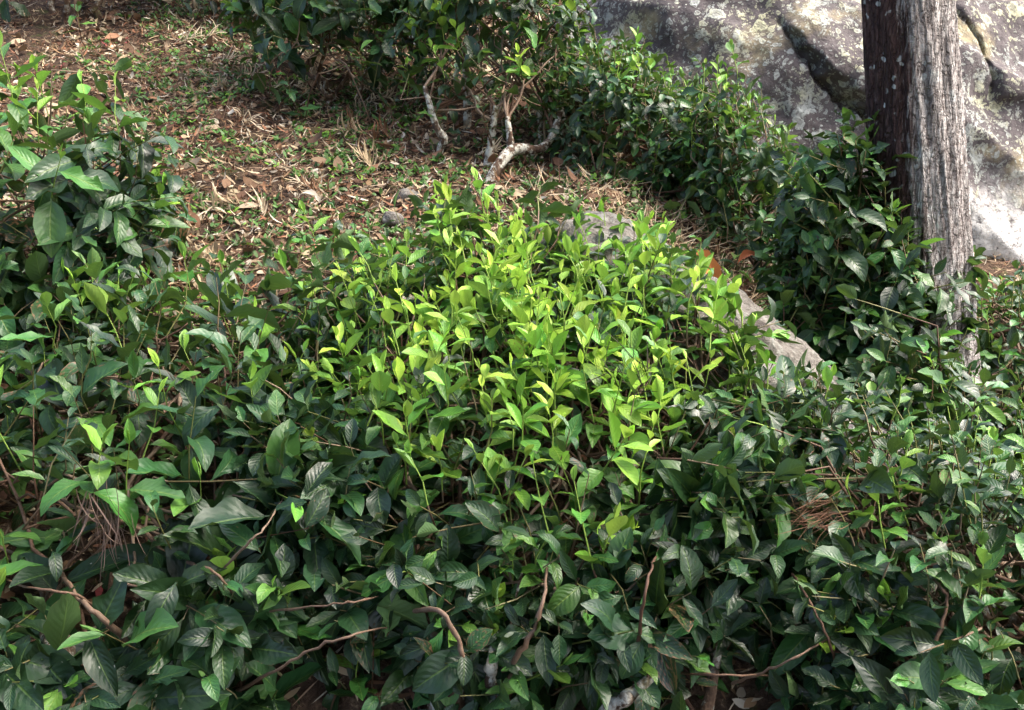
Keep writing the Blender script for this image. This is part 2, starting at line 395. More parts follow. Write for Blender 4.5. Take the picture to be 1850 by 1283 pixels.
rock('rock_outcrop', (0.93, 2.72, 0.36), (0.20, 0.18, 0.17), (R(8), R(22), R(-20)), 'dark purplish rock hump at the lower end of the long buff slab', 8.0, M_ROCK, 70, 46)
rock('stone', (-0.40, 3.86, 1.10), (0.045, 0.04, 0.035), (0.2, 0.1, 0.4), 'small mossy pale stone below the white bent stem stump', 5.0, nu=40, nv=26)
rock('stone', (-0.44, 3.68, 1.03), (0.04, 0.035, 0.03), (0.1, 0.3, 1.1), 'small buff stone in the litter just above the bright centre bush', 11.0, nu=40, nv=26)
rock('flat_rock', (5.35, 9.6, 2.55), (0.75, 0.5, 0.22), (0.05, 0.1, 0.3), 'flat pale rock lying on the far slope past the boulder', 14.0, nu=60, nv=40)

# ------------------------------------------------------------------ tree
def bark_material():
    N = NT('furrowed_bark'); P = N.n('ShaderNodeTexCoord').outputs['Object']
    sx = N.n('ShaderNodeSeparateXYZ', {0: P}); X, Y = sx.outputs[0], sx.outputs[1]
    st = N.noise(N.mapping(P, (64, 64, 9), (0, R(6), 0)), 1.0, 7, 0.68, 0.6); cr = N.noise(N.mapping(P, (50, 50, 95)), 1.0, 6, 0.7, 0.4)
    big = N.noise(N.mapping(P, (5, 5, 1.6)), 1.0, 5, 0.6); f = N.noise(P, 120, 3)
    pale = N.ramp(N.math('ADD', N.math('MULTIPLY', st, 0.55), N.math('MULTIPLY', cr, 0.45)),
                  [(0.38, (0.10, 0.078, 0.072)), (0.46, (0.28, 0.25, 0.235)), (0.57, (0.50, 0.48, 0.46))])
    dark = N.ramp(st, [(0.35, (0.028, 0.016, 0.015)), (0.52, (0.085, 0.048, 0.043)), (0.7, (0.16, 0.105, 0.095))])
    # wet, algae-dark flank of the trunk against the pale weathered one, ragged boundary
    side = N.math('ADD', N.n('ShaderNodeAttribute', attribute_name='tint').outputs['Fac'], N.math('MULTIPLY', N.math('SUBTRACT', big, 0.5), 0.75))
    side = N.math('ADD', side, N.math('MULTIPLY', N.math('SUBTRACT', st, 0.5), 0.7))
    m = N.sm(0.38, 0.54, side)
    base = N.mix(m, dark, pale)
    warp = N.n('ShaderNodeVectorMath', {0: P, 1: N.n('ShaderNodeVectorMath', {0: N.n('ShaderNodeTexNoise', {'Vector': P, 'Scale': 30.0}).outputs[1], 'Scale': 0.03}, operation='SCALE').outputs[0]}, operation='ADD').outputs[0]
    v = N.voro(warp, 26.0); v2 = N.voro(N.mapping(warp, (1, 1, 0.7)), 9.0)
    l = N.math('MULTIPLY', N.sm(0.30, 0.22, v), N.sm(0.49, 0.57, N.noise(P, 8, 3)))
    l2 = N.math('MULTIPLY', N.sm(0.34, 0.24, N.math('ADD', v2, N.math('MULTIPLY', cr, 0.15))), N.sm(0.56, 0.62, N.noise(P, 4, 3)))
    base = N.mix(N.math('MAXIMUM', l, l2), base, N.mix(f, (0.50, 0.53, 0.52, 1), (0.66, 0.67, 0.64, 1)))
    wv = N.n('ShaderNodeVectorMath', {0: N.mapping(P, (66, 66, 13), (0, R(7), 0)), 1: N.n('ShaderNodeVectorMath', {0: N.n('ShaderNodeTexNoise', {'Vector': N.mapping(P, (30, 30, 14)), 'Scale': 1.0, 'Detail': 6.0}).outputs[1], 'Scale': 2.4}, operation='SCALE').outputs[0]}, operation='ADD').outputs[0]
    fis = N.sm(0.13, 0.02, N.voro(wv, 1.0, 0, 'DISTANCE_TO_EDGE'))
    base = N.mix(N.math('MULTIPLY', fis, 0.42), base, (0.030, 0.019, 0.017, 1))
    h = N.math('SUBTRACT', N.math('ADD', N.math('MULTIPLY', st, 0.8), N.math('MULTIPLY', cr, 0.8)), N.math('MULTIPLY', fis, 0.9))
    return N.done(N.bsdf(base, 0.88, N.bump(h, 1.0, 0.02), 0.2))
M_BARK = bark_material()
def frond_material():
    N = NT('crown_leaf'); r = N.n('ShaderNodeAttribute', attribute_name='tint').outputs['Color']
    p = N.bsdf(r, 0.5, None, 0.4); tr = N.n('ShaderNodeBsdfTranslucent', {0: r})
    return N.done(N.n('ShaderNodeMixShader', {0: 0.3, 1: p.outputs[0], 2: tr.outputs[0]}))
M_CROWN = frond_material()

TB = Vector((1.43, 3.25, ground(1.43, 3.25) - 0.10))
def trunk_axis(z):            # z above the trunk's foot -> local x, y, radius
    t = np.clip(z / 1.6, 0, 12)
    x = 0.02 - 0.180 * np.minimum(t, 1.15) - 0.02 * np.maximum(t - 1.15, 0)
    x = x + 0.012 * np.sin(z * 2.1)
    y = 0.03 * z
    r = 0.166 - 0.017 * np.minimum(z, 1.8) - 0.011 * np.maximum(z - 1.8, 0) + 0.055 * np.exp(-z / 0.16) + 0.012 * np.exp(-z / 0.5)
    return x, y, np.maximum(r, 0.035)
def build_trunk():
    nu = 200; zs = np.concatenate([np.arange(0, 2.1, 0.008), np.arange(2.12, 9.5, 0.16)]); nv = len(zs)
    th = np.linspace(0, 2 * np.pi, nu, endpoint=False); T, Z = np.meshgrid(th, zs, indexing='ij')
    ax, ay, r = trunk_axis(Z)
    fl = np.array([0.0085 * (abs(nz(math.cos(t + 0.10 * z) * 4.6, math.sin(t + 0.10 * z) * 4.6, z * 1.1)) * -2 + 0.5)
                   + 0.006 * (abs(nz(math.cos(t + 0.2 * z) * 10.5, math.sin(t + 0.2 * z) * 10.5, z * 3.2 + 7)) * -2 + 0.5) + 0.002 * nz(math.cos(t) * 30, math.sin(t) * 30, z * 26)
                   + 0.02 * math.exp(-z / 0.25) * math.cos(5 * t + 1) for t, z in zip(T.ravel(), Z.ravel())]).reshape(T.shape)
    rr = r + fl
    V = np.stack([ax + rr * np.cos(T), ay + rr * np.sin(T), Z], -1)
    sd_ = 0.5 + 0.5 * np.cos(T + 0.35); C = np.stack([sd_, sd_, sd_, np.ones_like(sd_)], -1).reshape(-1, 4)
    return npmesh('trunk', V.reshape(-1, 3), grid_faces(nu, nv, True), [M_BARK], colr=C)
tree = empty('shade_tree', TB); tag(tree, 'tall shade tree with furrowed half-dark half-grey trunk before the boulder', 'tree')
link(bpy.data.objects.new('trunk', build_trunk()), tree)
def crown():
    V = []; C = []; n = 0
    for i in range(16):
        z = random.uniform(4.6, 9.3); ax, ay, r = trunk_axis(np.float64(z)); a = i * 2.4 + random.uniform(-.4, .4); L = (10.6 - z) * random.uniform(0.32, 0.46)
        p0 = Vector((float(ax), float(ay), z)); p1 = p0 + Vector((math.cos(a) * L, math.sin(a) * L, L * 0.35))
        tb = Tubes(); pts = wiggle(p0, p1, 8, 0.12); tb.add(pts, [0.04 * (1 - 0.8 * k / 7) for k in range(8)], 7)
        link(bpy.data.objects.new('limb', tb.mesh('limb', M_TWIG)), tree)
        for k in range(70):
            q = pts[random.randint(2, 7)] + Vector(rng.normal(0, 0.22, 3))
            dr = Vector(rng.normal(0, 1, 3)).normalized(); dr.z -= 0.3
            for j in range(7):
                b = q + dr * (0.03 * j); s = Vector(rng.normal(0, 1, 3)).normalized() * 0.085; nn = dr.cross(s).normalized() * 0.016
                V += [b, b + s * 0.5 + nn, b + s, b + s * 0.5 - nn]; g = random.uniform(0.6, 1.3); C += [(0.05 * g, 0.10 * g, 0.035 * g, 1)] * 4
    V = np.array([tuple(v) for v in V]); F = np.arange(len(V)).reshape(-1, 4)
    o = bpy.data.objects.new('crown', npmesh('crown', V, F, [M_CROWN], colr=np.array(C))); link(o, tree); o['kind'] = 'stuff'
crown()

def added_shade_tree(label, base, H, cz0, cz1, rad, nl, bias=(0, 0)):  # unseen trees added out of frame to darken the front bushes and cut sky fill
    st0 = random.getstate(); random.seed(int(H * 97)); base = Vector((base[0], base[1], ground(*base) - 0.05)); e = empty('shade_tree', base); tag(e, label, 'tree')
    t = Tubes(); pts = wiggle((0, 0, 0), (bias[0] * 0.3, bias[1] * 0.3, H), 14, 0.03); t.add(pts, [0.14 * (1 - 0.75 * k / 13) + (0.05 if k == 0 else 0) for k in range(14)], 16)
    link(bpy.data.objects.new('trunk', t.mesh('trunk', M_STEM)), e); V = []; C = []
    for i in range(nl):
        z = random.uniform(cz0, cz1); a = i * 2.4 + random.uniform(-.4, .4); L = rad * random.uniform(0.6, 1.0); k = min(13, z / H * 13); p0 = pts[int(k)].lerp(pts[min(13, int(k) + 1)], k % 1)
        p1 = p0 + Vector((math.cos(a) * L + bias[0] * 0.5, math.sin(a) * L + bias[1] * 0.5, 0.25 * L)); tb = Tubes(); lp = wiggle(p0, p1, 8, 0.12)
        tb.add(lp, [0.035 * (1 - 0.8 * q / 7) for q in range(8)], 6); link(bpy.data.objects.new('limb', tb.mesh('limb', M_TWIG)), e)
        for k in range(150):
            q = lp[random.randint(2, 7)] + Vector(rng.normal(0, 0.26, 3)); dr = Vector(rng.normal(0, 1, 3)).normalized()
            for j in range(3):
                b = q + dr * (0.06 * j); s_ = Vector(rng.normal(0, 1, 3)).normalized() * 0.13; nn = dr.cross(s_).normalized() * 0.035
                V += [b, b + s_ * 0.5 + nn, b + s_, b + s_ * 0.5 - nn]; g = random.uniform(0.6, 1.3); C += [(0.05 * g, 0.10 * g, 0.035 * g, 1)] * 4
    V = np.array([tuple(v) for v in V]); o = bpy.data.objects.new('crown', npmesh('crown', V, np.arange(len(V)).reshape(-1, 4), [M_CROWN], colr=np.array(C))); link(o, e); o['kind'] = 'stuff'
    random.setstate(st0)
added_shade_tree('unseen leafy tree added right of the viewpoint to shade the front bushes', (3.1, -0.35), 6.2, 3.4, 6.0, 1.7, 36, (-1.2, 0.2))
added_shade_tree('unseen broad tree added behind the viewpoint toward the boulder side to block sky light', (1.5, -2.3), 6.4, 2.2, 6.0, 2.0, 34)
added_shade_tree('unseen leafy tree added behind the viewpoint on the uphill side to block sky light', (-1.6, -1.9), 6.0, 2.4, 5.8, 2.0, 34)

# ------------------------------------------------------------------ leaf meshes
def leaf_verts(W, curl, fold, wave, twist, tip, bite=0, ns=9, hi=True, seed=0):
    """unit leaf: base at 0, tip along +x, upper side +z; returns V, F, uv"""
    r = random.Random(seed); ss = np.array([-1, -.5, 0, .5, 1.0]) if hi else np.array([-1, 0, 1.0])
    ts = np.concatenate([[0, 0.07], np.linspace(0.14, 1.0, ns - 2)])
    V = []; U = []; ph = r.uniform(0, 6.28)
    for i, t in enumerate(ts):
        if t <= 0.07: wd = 0.014
        else:
            q = (t - 0.07) / 0.93
            wd = W * (math.sin(math.pi * q ** tip) ** 0.82) if 0 < q < 1 else 0.004
            wd += 0.006 * (i % 2) * (0 < q < 1)
        bend = curl * t; cx = math.sin(bend) / curl if abs(curl) > 1e-3 else t; cz = -(1 - math.cos(bend)) / curl if abs(curl) > 1e-3 else 0
        tw = twist * t
        for s in ss:
            wl = wd
            if bite and abs(t - (0.45 + 0.12 * bite)) < 0.14 and s == math.copysign(1, bite): wl = wd * 0.45
            y = s * wl * math.cos(fold * 0.8); z = abs(s) ** 1.25 * wl * math.sin(fold) + wave * wd * math.sin(t * 15 + ph + (1.3 if s > 0 else 0)) * abs(s) ** 2
            y, z = y * math.cos(tw) - z * math.sin(tw), y * math.sin(tw) + z * math.cos(tw)
            V.append((cx + z * math.sin(bend), y, cz + z * math.cos(bend))); U.append((t, 0.5 + 0.5 * s))
    F = grid_faces(len(ts), len(ss))
    return np.array(V), F, np.array(U)

VAR = []      # (V,F,uv) hi, lo
def add_var(**k):
    VAR.append((leaf_verts(hi=True, ns=10, **k), leaf_verts(hi=False, ns=7, **k)))
MATURE = range(0, 14); YOUNG = range(14, 20)
for i in range(14):
    r = random.Random(100 + i)
    add_var(W=r.uniform(0.17, 0.265), curl=r.choice([0.5, 0.8, 1.1, 0.35, -0.4, 1.7]), fold=r.uniform(0.10, 0.55), wave=r.uniform(0.08, 0.30),
            twist=r.uniform(-0.5, 0.5), tip=r.uniform(0.78, 1.05), bite=[0, 0, 3, 1, 0, 0, -1, 0, -3, 0, 2, 0, 0, -2][i], seed=i)
for i in range(6):
    r = random.Random(200 + i)
    add_var(W=r.uniform(0.20, 0.30), curl=r.uniform(0.2, 0.9) * r.choice([1, 1, 1, -0.6]), fold=r.uniform(0.25, 0.75), wave=r.uniform(0.02, 0.12),
            twist=r.uniform(-0.3, 0.3), tip=r.uniform(0.95, 1.25), seed=50 + i)
LEAFMESH = [npmesh('tea_leaf', v[0][0], v[0][1], [M_LEAF], uv=v[0][2]) for v in VAR]

LEAVES = []   # [bush, var, matrix(3x3 incl. scale), pos, tint]
def put_leaf(b, pos, dirn, up, size, age, wear, young=False, width=1.0):
    x = dirn.normalized(); z = up - x * up.dot(x)
    if z.length < 1e-3: z = Vector((0, 0, 1)).cross(x)
    z.normalize(); y = z.cross(x)
    m = np.array([[x.x, y.x, z.x], [x.y, y.y, z.y], [x.z, y.z, z.z]]) * size
    m[:, 1] *= width
    LEAVES.append((b, random.choice(YOUNG if young else MATURE), m, np.array(pos), (age, random.random(), wear, 1.0)))

# ------------------------------------------------------------------ tea bushes
UP = Vector((0, 0, 1))
BUSHES = []
def dome(r, p): return max(0.0, 1 - r ** p) ** (1 / 2.2)

def make_shoot(b, tw, tip, d, Ls, nl, L, flush, leafy=1.0, droop=0.0, wearp=0.12, node=None, base_age=(0.0, 0.3)):
    d = d.normalized(); base = tip - d * Ls
    bend = Vector((random.uniform(-1, 1), random.uniform(-1, 1), 0)) * (0.10 * Ls)
    mid = (tip + base) / 2 + bend
    gcol = (0.85 if flush > 0.4 else 0.35 * random.random(), random.random(), 0, 1)
    tw.add([base, mid, tip], [0.0022, 0.0018, 0.0010], 4, gcol)
    az = random.uniform(0, 6.28)
    e1 = d.orthogonal().normalized(); e2 = d.cross(e1)
    for k in range(nl):
        t = (k + 0.2 * random.random()) / max(nl - 1, 1)
        p = tip.lerp(mid, t * 2) if t < 0.5 else mid.lerp(base, t * 2 - 1)
        az += 2.4 + random.uniform(-.4, .4)
        rad = e1 * math.cos(az) + e2 * math.sin(az)
        if flush > 0.05:
            age = max(0.0, flush * (1.12 - 0.70 * t)) + random.uniform(-0.05, 0.12)
            size = L * (0.62 + 0.45 * min(1, t * 2.2)) * random.uniform(0.8, 1.15)
        else:
            age = random.uniform(*base_age) * random.random(); size = L * (0.60 + 0.45 * min(1, t * 2)) * random.uniform(0.6, 1.25)
        young = age > 0.5
        a = R(20 + 50 * min(1, t * 1.6)) + random.uniform(-.15, .25) if flush > 0.05 else R(40 + 35 * t) + random.uniform(-.3, .3)
        if k == 0 and flush > 0.3: a = R(6); size *= 0.75
        ld = d * math.cos(a) + rad * math.sin(a)
        ld.z -= droop * (0.4 + 0.9 * t) * random.random()
        upv = d * 0.8 + UP * 0.7 - rad * 0.35 + Vector((random.uniform(-.35, .35), random.uniform(-.35, .35), 0))
        wear = random.uniform(0.4, 0.8) if random.random() < wearp * (1 - min(age, 0.9)) else random.uniform(0, 0.35)
        put_leaf(b, p, ld, upv, size, min(age, 1), wear, young, random.uniform(0.85, 1.15))
    if flush > 0.05: put_leaf(b, tip, d + Vector(rng.normal(0, 0.12, 3)), Vector(rng.normal(0, 1, 3)), L * random.uniform(0.28, 0.42), min(1, flush + 0.1), 0, True, 0.32)
    if node is not None:
        n = node
        c1 = base - d * (0.3 * (base - n).length)
        pts = [n, n.lerp(c1, 0.5) + Vector(rng.normal(0, 0.012, 3)), c1 + Vector(rng.normal(0, 0.008, 3)), base]
        tw.add(pts, [0.0036, 0.0030, 0.0026, 0.0022], 5, (0.0, random.random(), 0, 1))

def bush(label, cx, cy, rx, ry, H, rot=0.0, n_top=120, n_side=60, n_in=40, L=0.085, p=3.2, flush=lambda x, y: 0.2, trunks=None, ntr=3,
         trunk_r=0.02, leaves_per=(5, 9), droop=0.5, side_lo=0.25, wear=0.09, tilt=0.35, name='tea_bush', mat=None, lod=True, nmax=300,
         base_age=(0.0, 0.60), group=None, hfn=None, base_off=(0, 0), n_face=0, face_L=1.4, face_lo=0.30, extra=()):
    bi = len(BUSHES); bz = ground(cx, cy); root = empty(name, (cx, cy, bz))
    tag(root, label, 'bush', group or 'tea bushes on the slope')
    tw = Tubes(); cr, sr = math.cos(rot), math.sin(rot)
    def foot(r, a):
        ex = rx * r * math.cos(a); ey = ry * r * math.sin(a); return cx + ex * cr - ey * sr, cy + ex * sr + ey * cr
    def topz(x, y, r):
        h = H * (hfn(x, y) if hfn else 1.0)
        return ground(x, y) + h * dome(min(r, 0.985), p) * (1 + 0.30 * nz(x * 3.1 + bi, y * 3.1, 2.0) + 0.12 * nz(x * 9, y * 9, bi))
    # trunks and branches
    nodes = []
    if trunks is None:
        trunks = []
        for i in range(ntr):
            a = i * 6.283 / ntr + random.uniform(-.5, .5); bx, by = foot(0.30 * random.random(), a); bx += base_off[0]; by += base_off[1]
            ex, ey = foot(random.uniform(0.3, 0.55), a)
            p0 = Vector((bx, by, ground(bx, by) - 0.03)); p1 = Vector((ex, ey, ground(ex, ey) + H * random.uniform(0.30, 0.45)))
            trunks.append((wiggle(p0, p1, 7, 0.35), trunk_r * random.uniform(0.8, 1.25)))
    for pts, tr in trunks:
        t = Tubes(); n = len(pts)
        # refine and roughen
        fine = []
        pts = [Vector(q) for q in pts]
        for i in range(n - 1):
            a_, b_, c_, d_ = pts[max(i - 1, 0)], pts[i], pts[i + 1], pts[min(i + 2, n - 1)]
            for k in range(6):
                u = k / 6; fine.append(0.5 * (2 * b_ + (c_ - a_) * u + (2 * a_ - 5 * b_ + 4 * c_ - d_) * u * u + (3 * b_ - a_ - 3 * c_ + d_) * u ** 3))
        fine.append(pts[-1]); m = len(fine)
        rad = [tr * (1.15 - (0.62 if mat is M_STEMPALE else 0.97) * i / (m - 1)) * (1 + 0.22 * nz(fine[i].x * 25, fine[i].y * 25, fine[i].z * 25)) for i in range(m)]
        if mat is M_STEMPALE: rad = [q * 0.92 for q in rad]
        t.add([q - root.location for q in fine], rad, 12, (0, random.random(), 0, 1), cap=True)
        link(bpy.data.objects.new('trunk', t.mesh('trunk', mat or M_STEM)), root)
        head = fine[-1]
        for k in range(random.randint(5, 8)):
            st = fine[int(m * random.uniform(0.55, 0.99))]
            a = random.uniform(0, 6.283); r = random.uniform(0.25, 0.92); ex, ey = foot(r, a)
            if (Vector((ex, ey)) - Vector((head.x, head.y))).length > max(rx, ry) * 1.25: ex, ey = (ex + head.x) / 2, (ey + head.y) / 2
            e = Vector((ex, ey, ground(ex, ey) + (topz(ex, ey, r) - ground(ex, ey)) * random.uniform(0.38, 0.62)))
            bp = wiggle(st, e, 12, 0.12); br = Tubes(); b0 = min(tr * 0.28, 0.0044)
            br.add([q - root.location for q in bp], [(b0 * (1 - 0.65 * j / 11) + 0.0014) * random.uniform(0.82, 1.2) for j in range(12)], 7, (0, random.uniform(0.3, 1), 0, 1))
            link(bpy.data.objects.new('branch', br.mesh('branch', M_TWIG)), root)
            nodes += bp[3:]
    for nm, mt, pts, r0, r1 in extra:
        pts = [Vector(q) + Vector((0, 0.035, 0.0)) for q in pts]; n = len(pts); fine = []
        for i in range(n - 1):
            a_, b_, c_, d_ = pts[max(i - 1, 0)], pts[i], pts[i + 1], pts[min(i + 2, n - 1)]
            for k in range(6):
                u = k / 6; fine.append(0.5 * (2 * b_ + (c_ - a_) * u + (2 * a_ - 5 * b_ + 4 * c_ - d_) * u * u + (3 * b_ - a_ - 3 * c_ + d_) * u ** 3) + Vector(rng.normal(0, 0.0013, 3)))
        fine.append(pts[-1]); m = len(fine); t = Tubes()
        t.add([q - root.location for q in fine], [((r0 + (r1 - r0) * i / (m - 1)) * (1.0 if nm == 'trunk' else 0.78 - 0.25 * i / (m - 1)) + 0.0012 * max(0, math.sin(i * 1.9)) ** 6) * (1 + 0.30 * nz(fine[i].x * 40, fine[i].y * 40, fine[i].z * 40)) for i in range(m)], 14 if r0 > 0.012 else 7, (0, random.uniform(0.25, 0.75), 0, 1), cap=True)
        link(bpy.data.objects.new(nm, t.mesh(nm, mt)), root)
        if nm == 'branch':
            dd = (fine[-1] - fine[-4]).normalized()
            make_shoot(bi, tw, fine[-1] + dd * 0.05, dd + UP * 0.3, 0.06, random.randint(3, 5), L * 0.95, random.choice([0.0, 0.3, 0.5]), 1, 0.3, wear, None)
    NN = np.array([tuple(q) for q in nodes])
    def nearest(q):
        d = ((NN - np.array(tuple(q))) ** 2).sum(1); d = d + np.maximum(0, NN[:, 2] - q.z) * 0.3
        k = np.argsort(d)[:3]; return nodes[int(random.choice(list(k)))]
    def shoot(x, y, z, d, fl, size, dr, ba=base_age, nl=None, Ls=None):
        tip = Vector((x, y, z)); Ls = Ls or random.uniform(0.10, 0.22) * (L / 0.085) ** 0.5
        make_shoot(bi, tw, tip, d, Ls, nl or random.randint(*leaves_per), size, fl, 1, dr, wear, nearest(tip - d.normalized() * Ls), ba)
    for i in range(n_top):
        r = math.sqrt((i + random.random()) / n_top); a = i * 2.39996 + random.uniform(-.35, .35)
        x, y = foot(r, a); z = topz(x, y, r) + random.uniform(-0.06, 0.06)
        ox, oy = x - cx, y - cy; o = Vector((ox / rx, oy / ry, 0)); d = UP + o * tilt * r + Vector((random.uniform(-.42, .42), random.uniform(-.42, .42), 0))
        f = flush(x, y); f = 0.0 if random.random() > f else random.uniform(0.52, 1.15) * (min(1.05, 0.55 + 0.62 * f) if f > 0.45 else 0.66)
        shoot(x, y, z, d, f, L * random.uniform(0.8, 1.15), droop * 0.5)
    for i in range(n_side):
        a = random.uniform(0, 6.283); r = random.uniform(0.86, 1.03); x, y = foot(r, a)
        if y > cy + 0.3 * ry and random.random() < 0.6: continue
        g = ground(x, y); z = g + H * (hfn(x, y) if hfn else 1.0) * random.uniform(side_lo, 0.92) + 0.02
        o = Vector((math.cos(a) * cr - math.sin(a) * sr, math.cos(a) * sr + math.sin(a) * cr, 0)); d = o * random.uniform(0.5, 1.2) + UP * random.uniform(0.1, 0.9)
        shoot(x, y, z, d, 0.0 if random.random() > 0.10 else random.uniform(0.25, 0.5), L * random.uniform(0.95, 1.35), droop * 1.3, (0.0, 0.35))
    for i in range(n_in):
        r = math.sqrt(random.random()) * 0.92; a = random.uniform(0, 6.283); x, y = foot(r, a); g = ground(x, y); tz = topz(x, y, r)
        z = g + (tz - g) * random.uniform(0.4, 0.82); d = UP * 0.6 + Vector((random.uniform(-1, 1), random.uniform(-1.2, .6), 0))
        shoot(x, y, z, d, 0.0, L * random.uniform(1.0, 1.3), droop, (0.0, 0.25))
    for i in range(n_face):
        a = random.uniform(math.pi * 1.08, math.pi * 1.92); r = random.uniform(0.84, 1.06); x, y = foot(r, a); g = ground(x, y)
        fr = random.random(); z = g + H * (face_lo + (0.95 - face_lo) * fr); o = Vector((math.cos(a), math.sin(a), 0)); d = o * random.uniform(0.4, 1.1) + Vector((random.uniform(-.7, .7), 0, random.uniform(-0.1, 0.9)))
        shoot(x, y, z, d, 0.0 if random.random() > 0.07 + 0.1 * fr else random.uniform(0.2, 0.48), L * face_L * random.uniform(0.75, 1.15), droop * 1.5, (0.0, 0.22), random.randint(4, 7))
    if tw.n:
        tw.V = [v - root.location for v in tw.V]
        o = link(bpy.data.objects.new('twigs', tw.mesh('twigs', M_TWIG)), root); o['kind'] = 'stuff'
    BUSHES.append((root, nmax)); return root

# foreground: bright centre bush
def fl_centre(x, y): return 0.24 + 0.76 * math.exp(-((x - 0.02) / 0.54) ** 2 - ((y - 2.48) / 0.58) ** 2)
def G(x, y, dz=0.0): return Vector((x, y, ground(x, y) + dz))
def chain(*p): return [G(*q) for q in p]
bush('broad tea bush in the centre crowned with bright yellow-green new shoots', 0.05, 2.46, 0.71, 0.72, 0.44, n_top=500, n_side=110, n_in=80, L=0.082,
     flush=fl_centre, leaves_per=(5, 8), p=3.8, n_face=230, face_L=1.45, extra=[
         ('trunk', M_STEMPALE, [(-0.033, 1.79, -0.228), (-0.038, 1.75, 0.192), (-0.043, 1.73, 0.276), (-0.037, 1.75, 0.323), (-0.053, 1.95, 0.325)], 0.0145, 0.0088),
         ('trunk', M_STEM, [(-0.109, 1.81, -0.227), (-0.116, 1.77, 0.179), (-0.137, 1.77, 0.264), (-0.15, 1.81, 0.302), (-0.183, 2.01, 0.283)], 0.0306, 0.0160),
         ('trunk', M_STEMPALE, [(0.055, 1.81, -0.227), (0.17, 1.75, 0.155), (0.22, 1.72, 0.231), (0.242, 1.73, 0.246), (0.317, 1.77, 0.289), (0.417, 1.99, 0.259)], 0.0153, 0.0080),
         ('branch', M_TWIG, [(-0.034, 1.81, 0.229), (0.005, 1.71, 0.323), (0.042, 1.71, 0.391), (0.064, 1.75, 0.451), (0.076, 1.95, 0.456)], 0.0100, 0.0040),
         ('branch', M_TWIG, [(-0.199, 1.81, 0.377), (-0.14, 1.7, 0.433), (-0.104, 1.69, 0.379), (-0.09, 1.71, 0.299), (-0.092, 1.87, 0.123)], 0.0060, 0.0080),
         ('branch', M_TWIG, [(0.252, 1.79, 0.212), (0.246, 1.7, 0.413), (0.262, 1.72, 0.494), (0.315, 1.91, 0.485)], 0.0060, 0.0030),
         ('branch', M_TWIG, [(0.342, 1.8, 0.246), (0.418, 1.7, 0.298), (0.607, 1.85, 0.214)], 0.0035, 0.0030)],
     trunks=[(chain((-0.13, 1.80, -.1), (-0.14, 1.80, .05), (-0.15, 1.84, .14), (-0.20, 1.95, .22)), 0.040), (chain((-0.03, 1.76, -.1), (-0.03, 1.75, .05), (-0.035, 1.76, .14), (0.02, 1.9, .24)), 0.016),
             (chain((0.26, 1.74, -.06), (0.33, 1.77, .03), (0.40, 1.82, .09), (0.46, 1.95, .2)), 0.024), (chain((0.1, 2.4, -.05), (0.1, 2.42, .1), (0.14, 2.45, .22)), 0.026),
             (chain((-0.2, 2.6, -.05), (-0.25, 2.6, .1), (-0.3, 2.62, .2)), 0.024), (chain((0.35, 2.7, -.05), (0.38, 2.7, .1), (0.42, 2.72, .2)), 0.024)])
# foreground left, open and leggy
bush('open leggy tea bush at the lower left with ground showing through its stems', -1.02, 2.30, 0.72, 0.68, 0.40, n_top=165, n_side=44, n_in=60, L=0.114,
     flush=lambda x, y: 0.36, leaves_per=(4, 7), p=3.6, tilt=0.3, droop=0.6, n_face=190, face_L=1.35, extra=[
         ('trunk', M_STEM, [(-0.916, 1.81, -0.227), (-0.929, 1.77, 0.179), (-0.903, 1.76, 0.276), (-0.914, 1.78, 0.317), (-1.045, 1.95, 0.29)], 0.0408, 0.0240),
         ('trunk', M_STEM, [(-0.784, 1.85, -0.224), (-0.763, 1.81, 0.188), (-0.72, 1.81, 0.275), (-0.718, 1.97, 0.28)], 0.0221, 0.0112),
         ('branch', M_TWIG, [(-0.678, 1.89, 0.445), (-0.573, 1.76, 0.476), (-0.57, 1.85, 0.376)], 0.0045, 0.0045),
         ('branch', M_TWIG, [(-0.611, 1.85, 0.428), (-0.521, 1.77, 0.536), (-0.487, 1.81, 0.565), (-0.492, 2.05, 0.568)], 0.0040, 0.0020),
         ('branch', M_TWIG, [(-0.52, 1.83, 0.361), (-0.385, 1.71, 0.435), (-0.297, 1.69, 0.456), (-0.27, 1.83, 0.399)], 0.0030, 0.0025),
         ('branch', M_TWIG, [(-0.631, 1.87, 0.14), (-0.477, 1.72, 0.287), (-0.385, 1.69, 0.356), (-0.297, 1.68, 0.396), (-0.255, 1.83, 0.331)], 0.0050, 0.0030),
         ('branch', M_TWIG, [(-0.762, 1.82, 0.266), (-0.796, 1.75, 0.382), (-0.864, 1.78, 0.421), (-0.993, 1.97, 0.407)], 0.0110, 0.0060),
         ('branch', M_TWIG, [(-0.847, 1.83, 0.362), (-0.854, 1.76, 0.436), (-0.939, 1.76, 0.451), (-1.116, 1.91, 0.414)], 0.0050, 0.0030)],
     trunks=[(chain((-0.87, 1.80, -.12), (-0.84, 1.80, 0.0), (-0.83, 1.80, .09), (-0.86, 1.85, .16)), 0.050), (chain((-0.72, 1.86, -.1), (-0.66, 1.85, .03), (-0.60, 1.86, .12), (-0.55, 1.9, .18)), 0.026),
             (chain((-1.3, 2.3, -.05), (-1.3, 2.3, .1), (-1.34, 2.3, .2)), 0.022), (chain((-0.9, 2.5, -.05), (-0.88, 2.5, .08), (-0.86, 2.5, .18)), 0.020)])
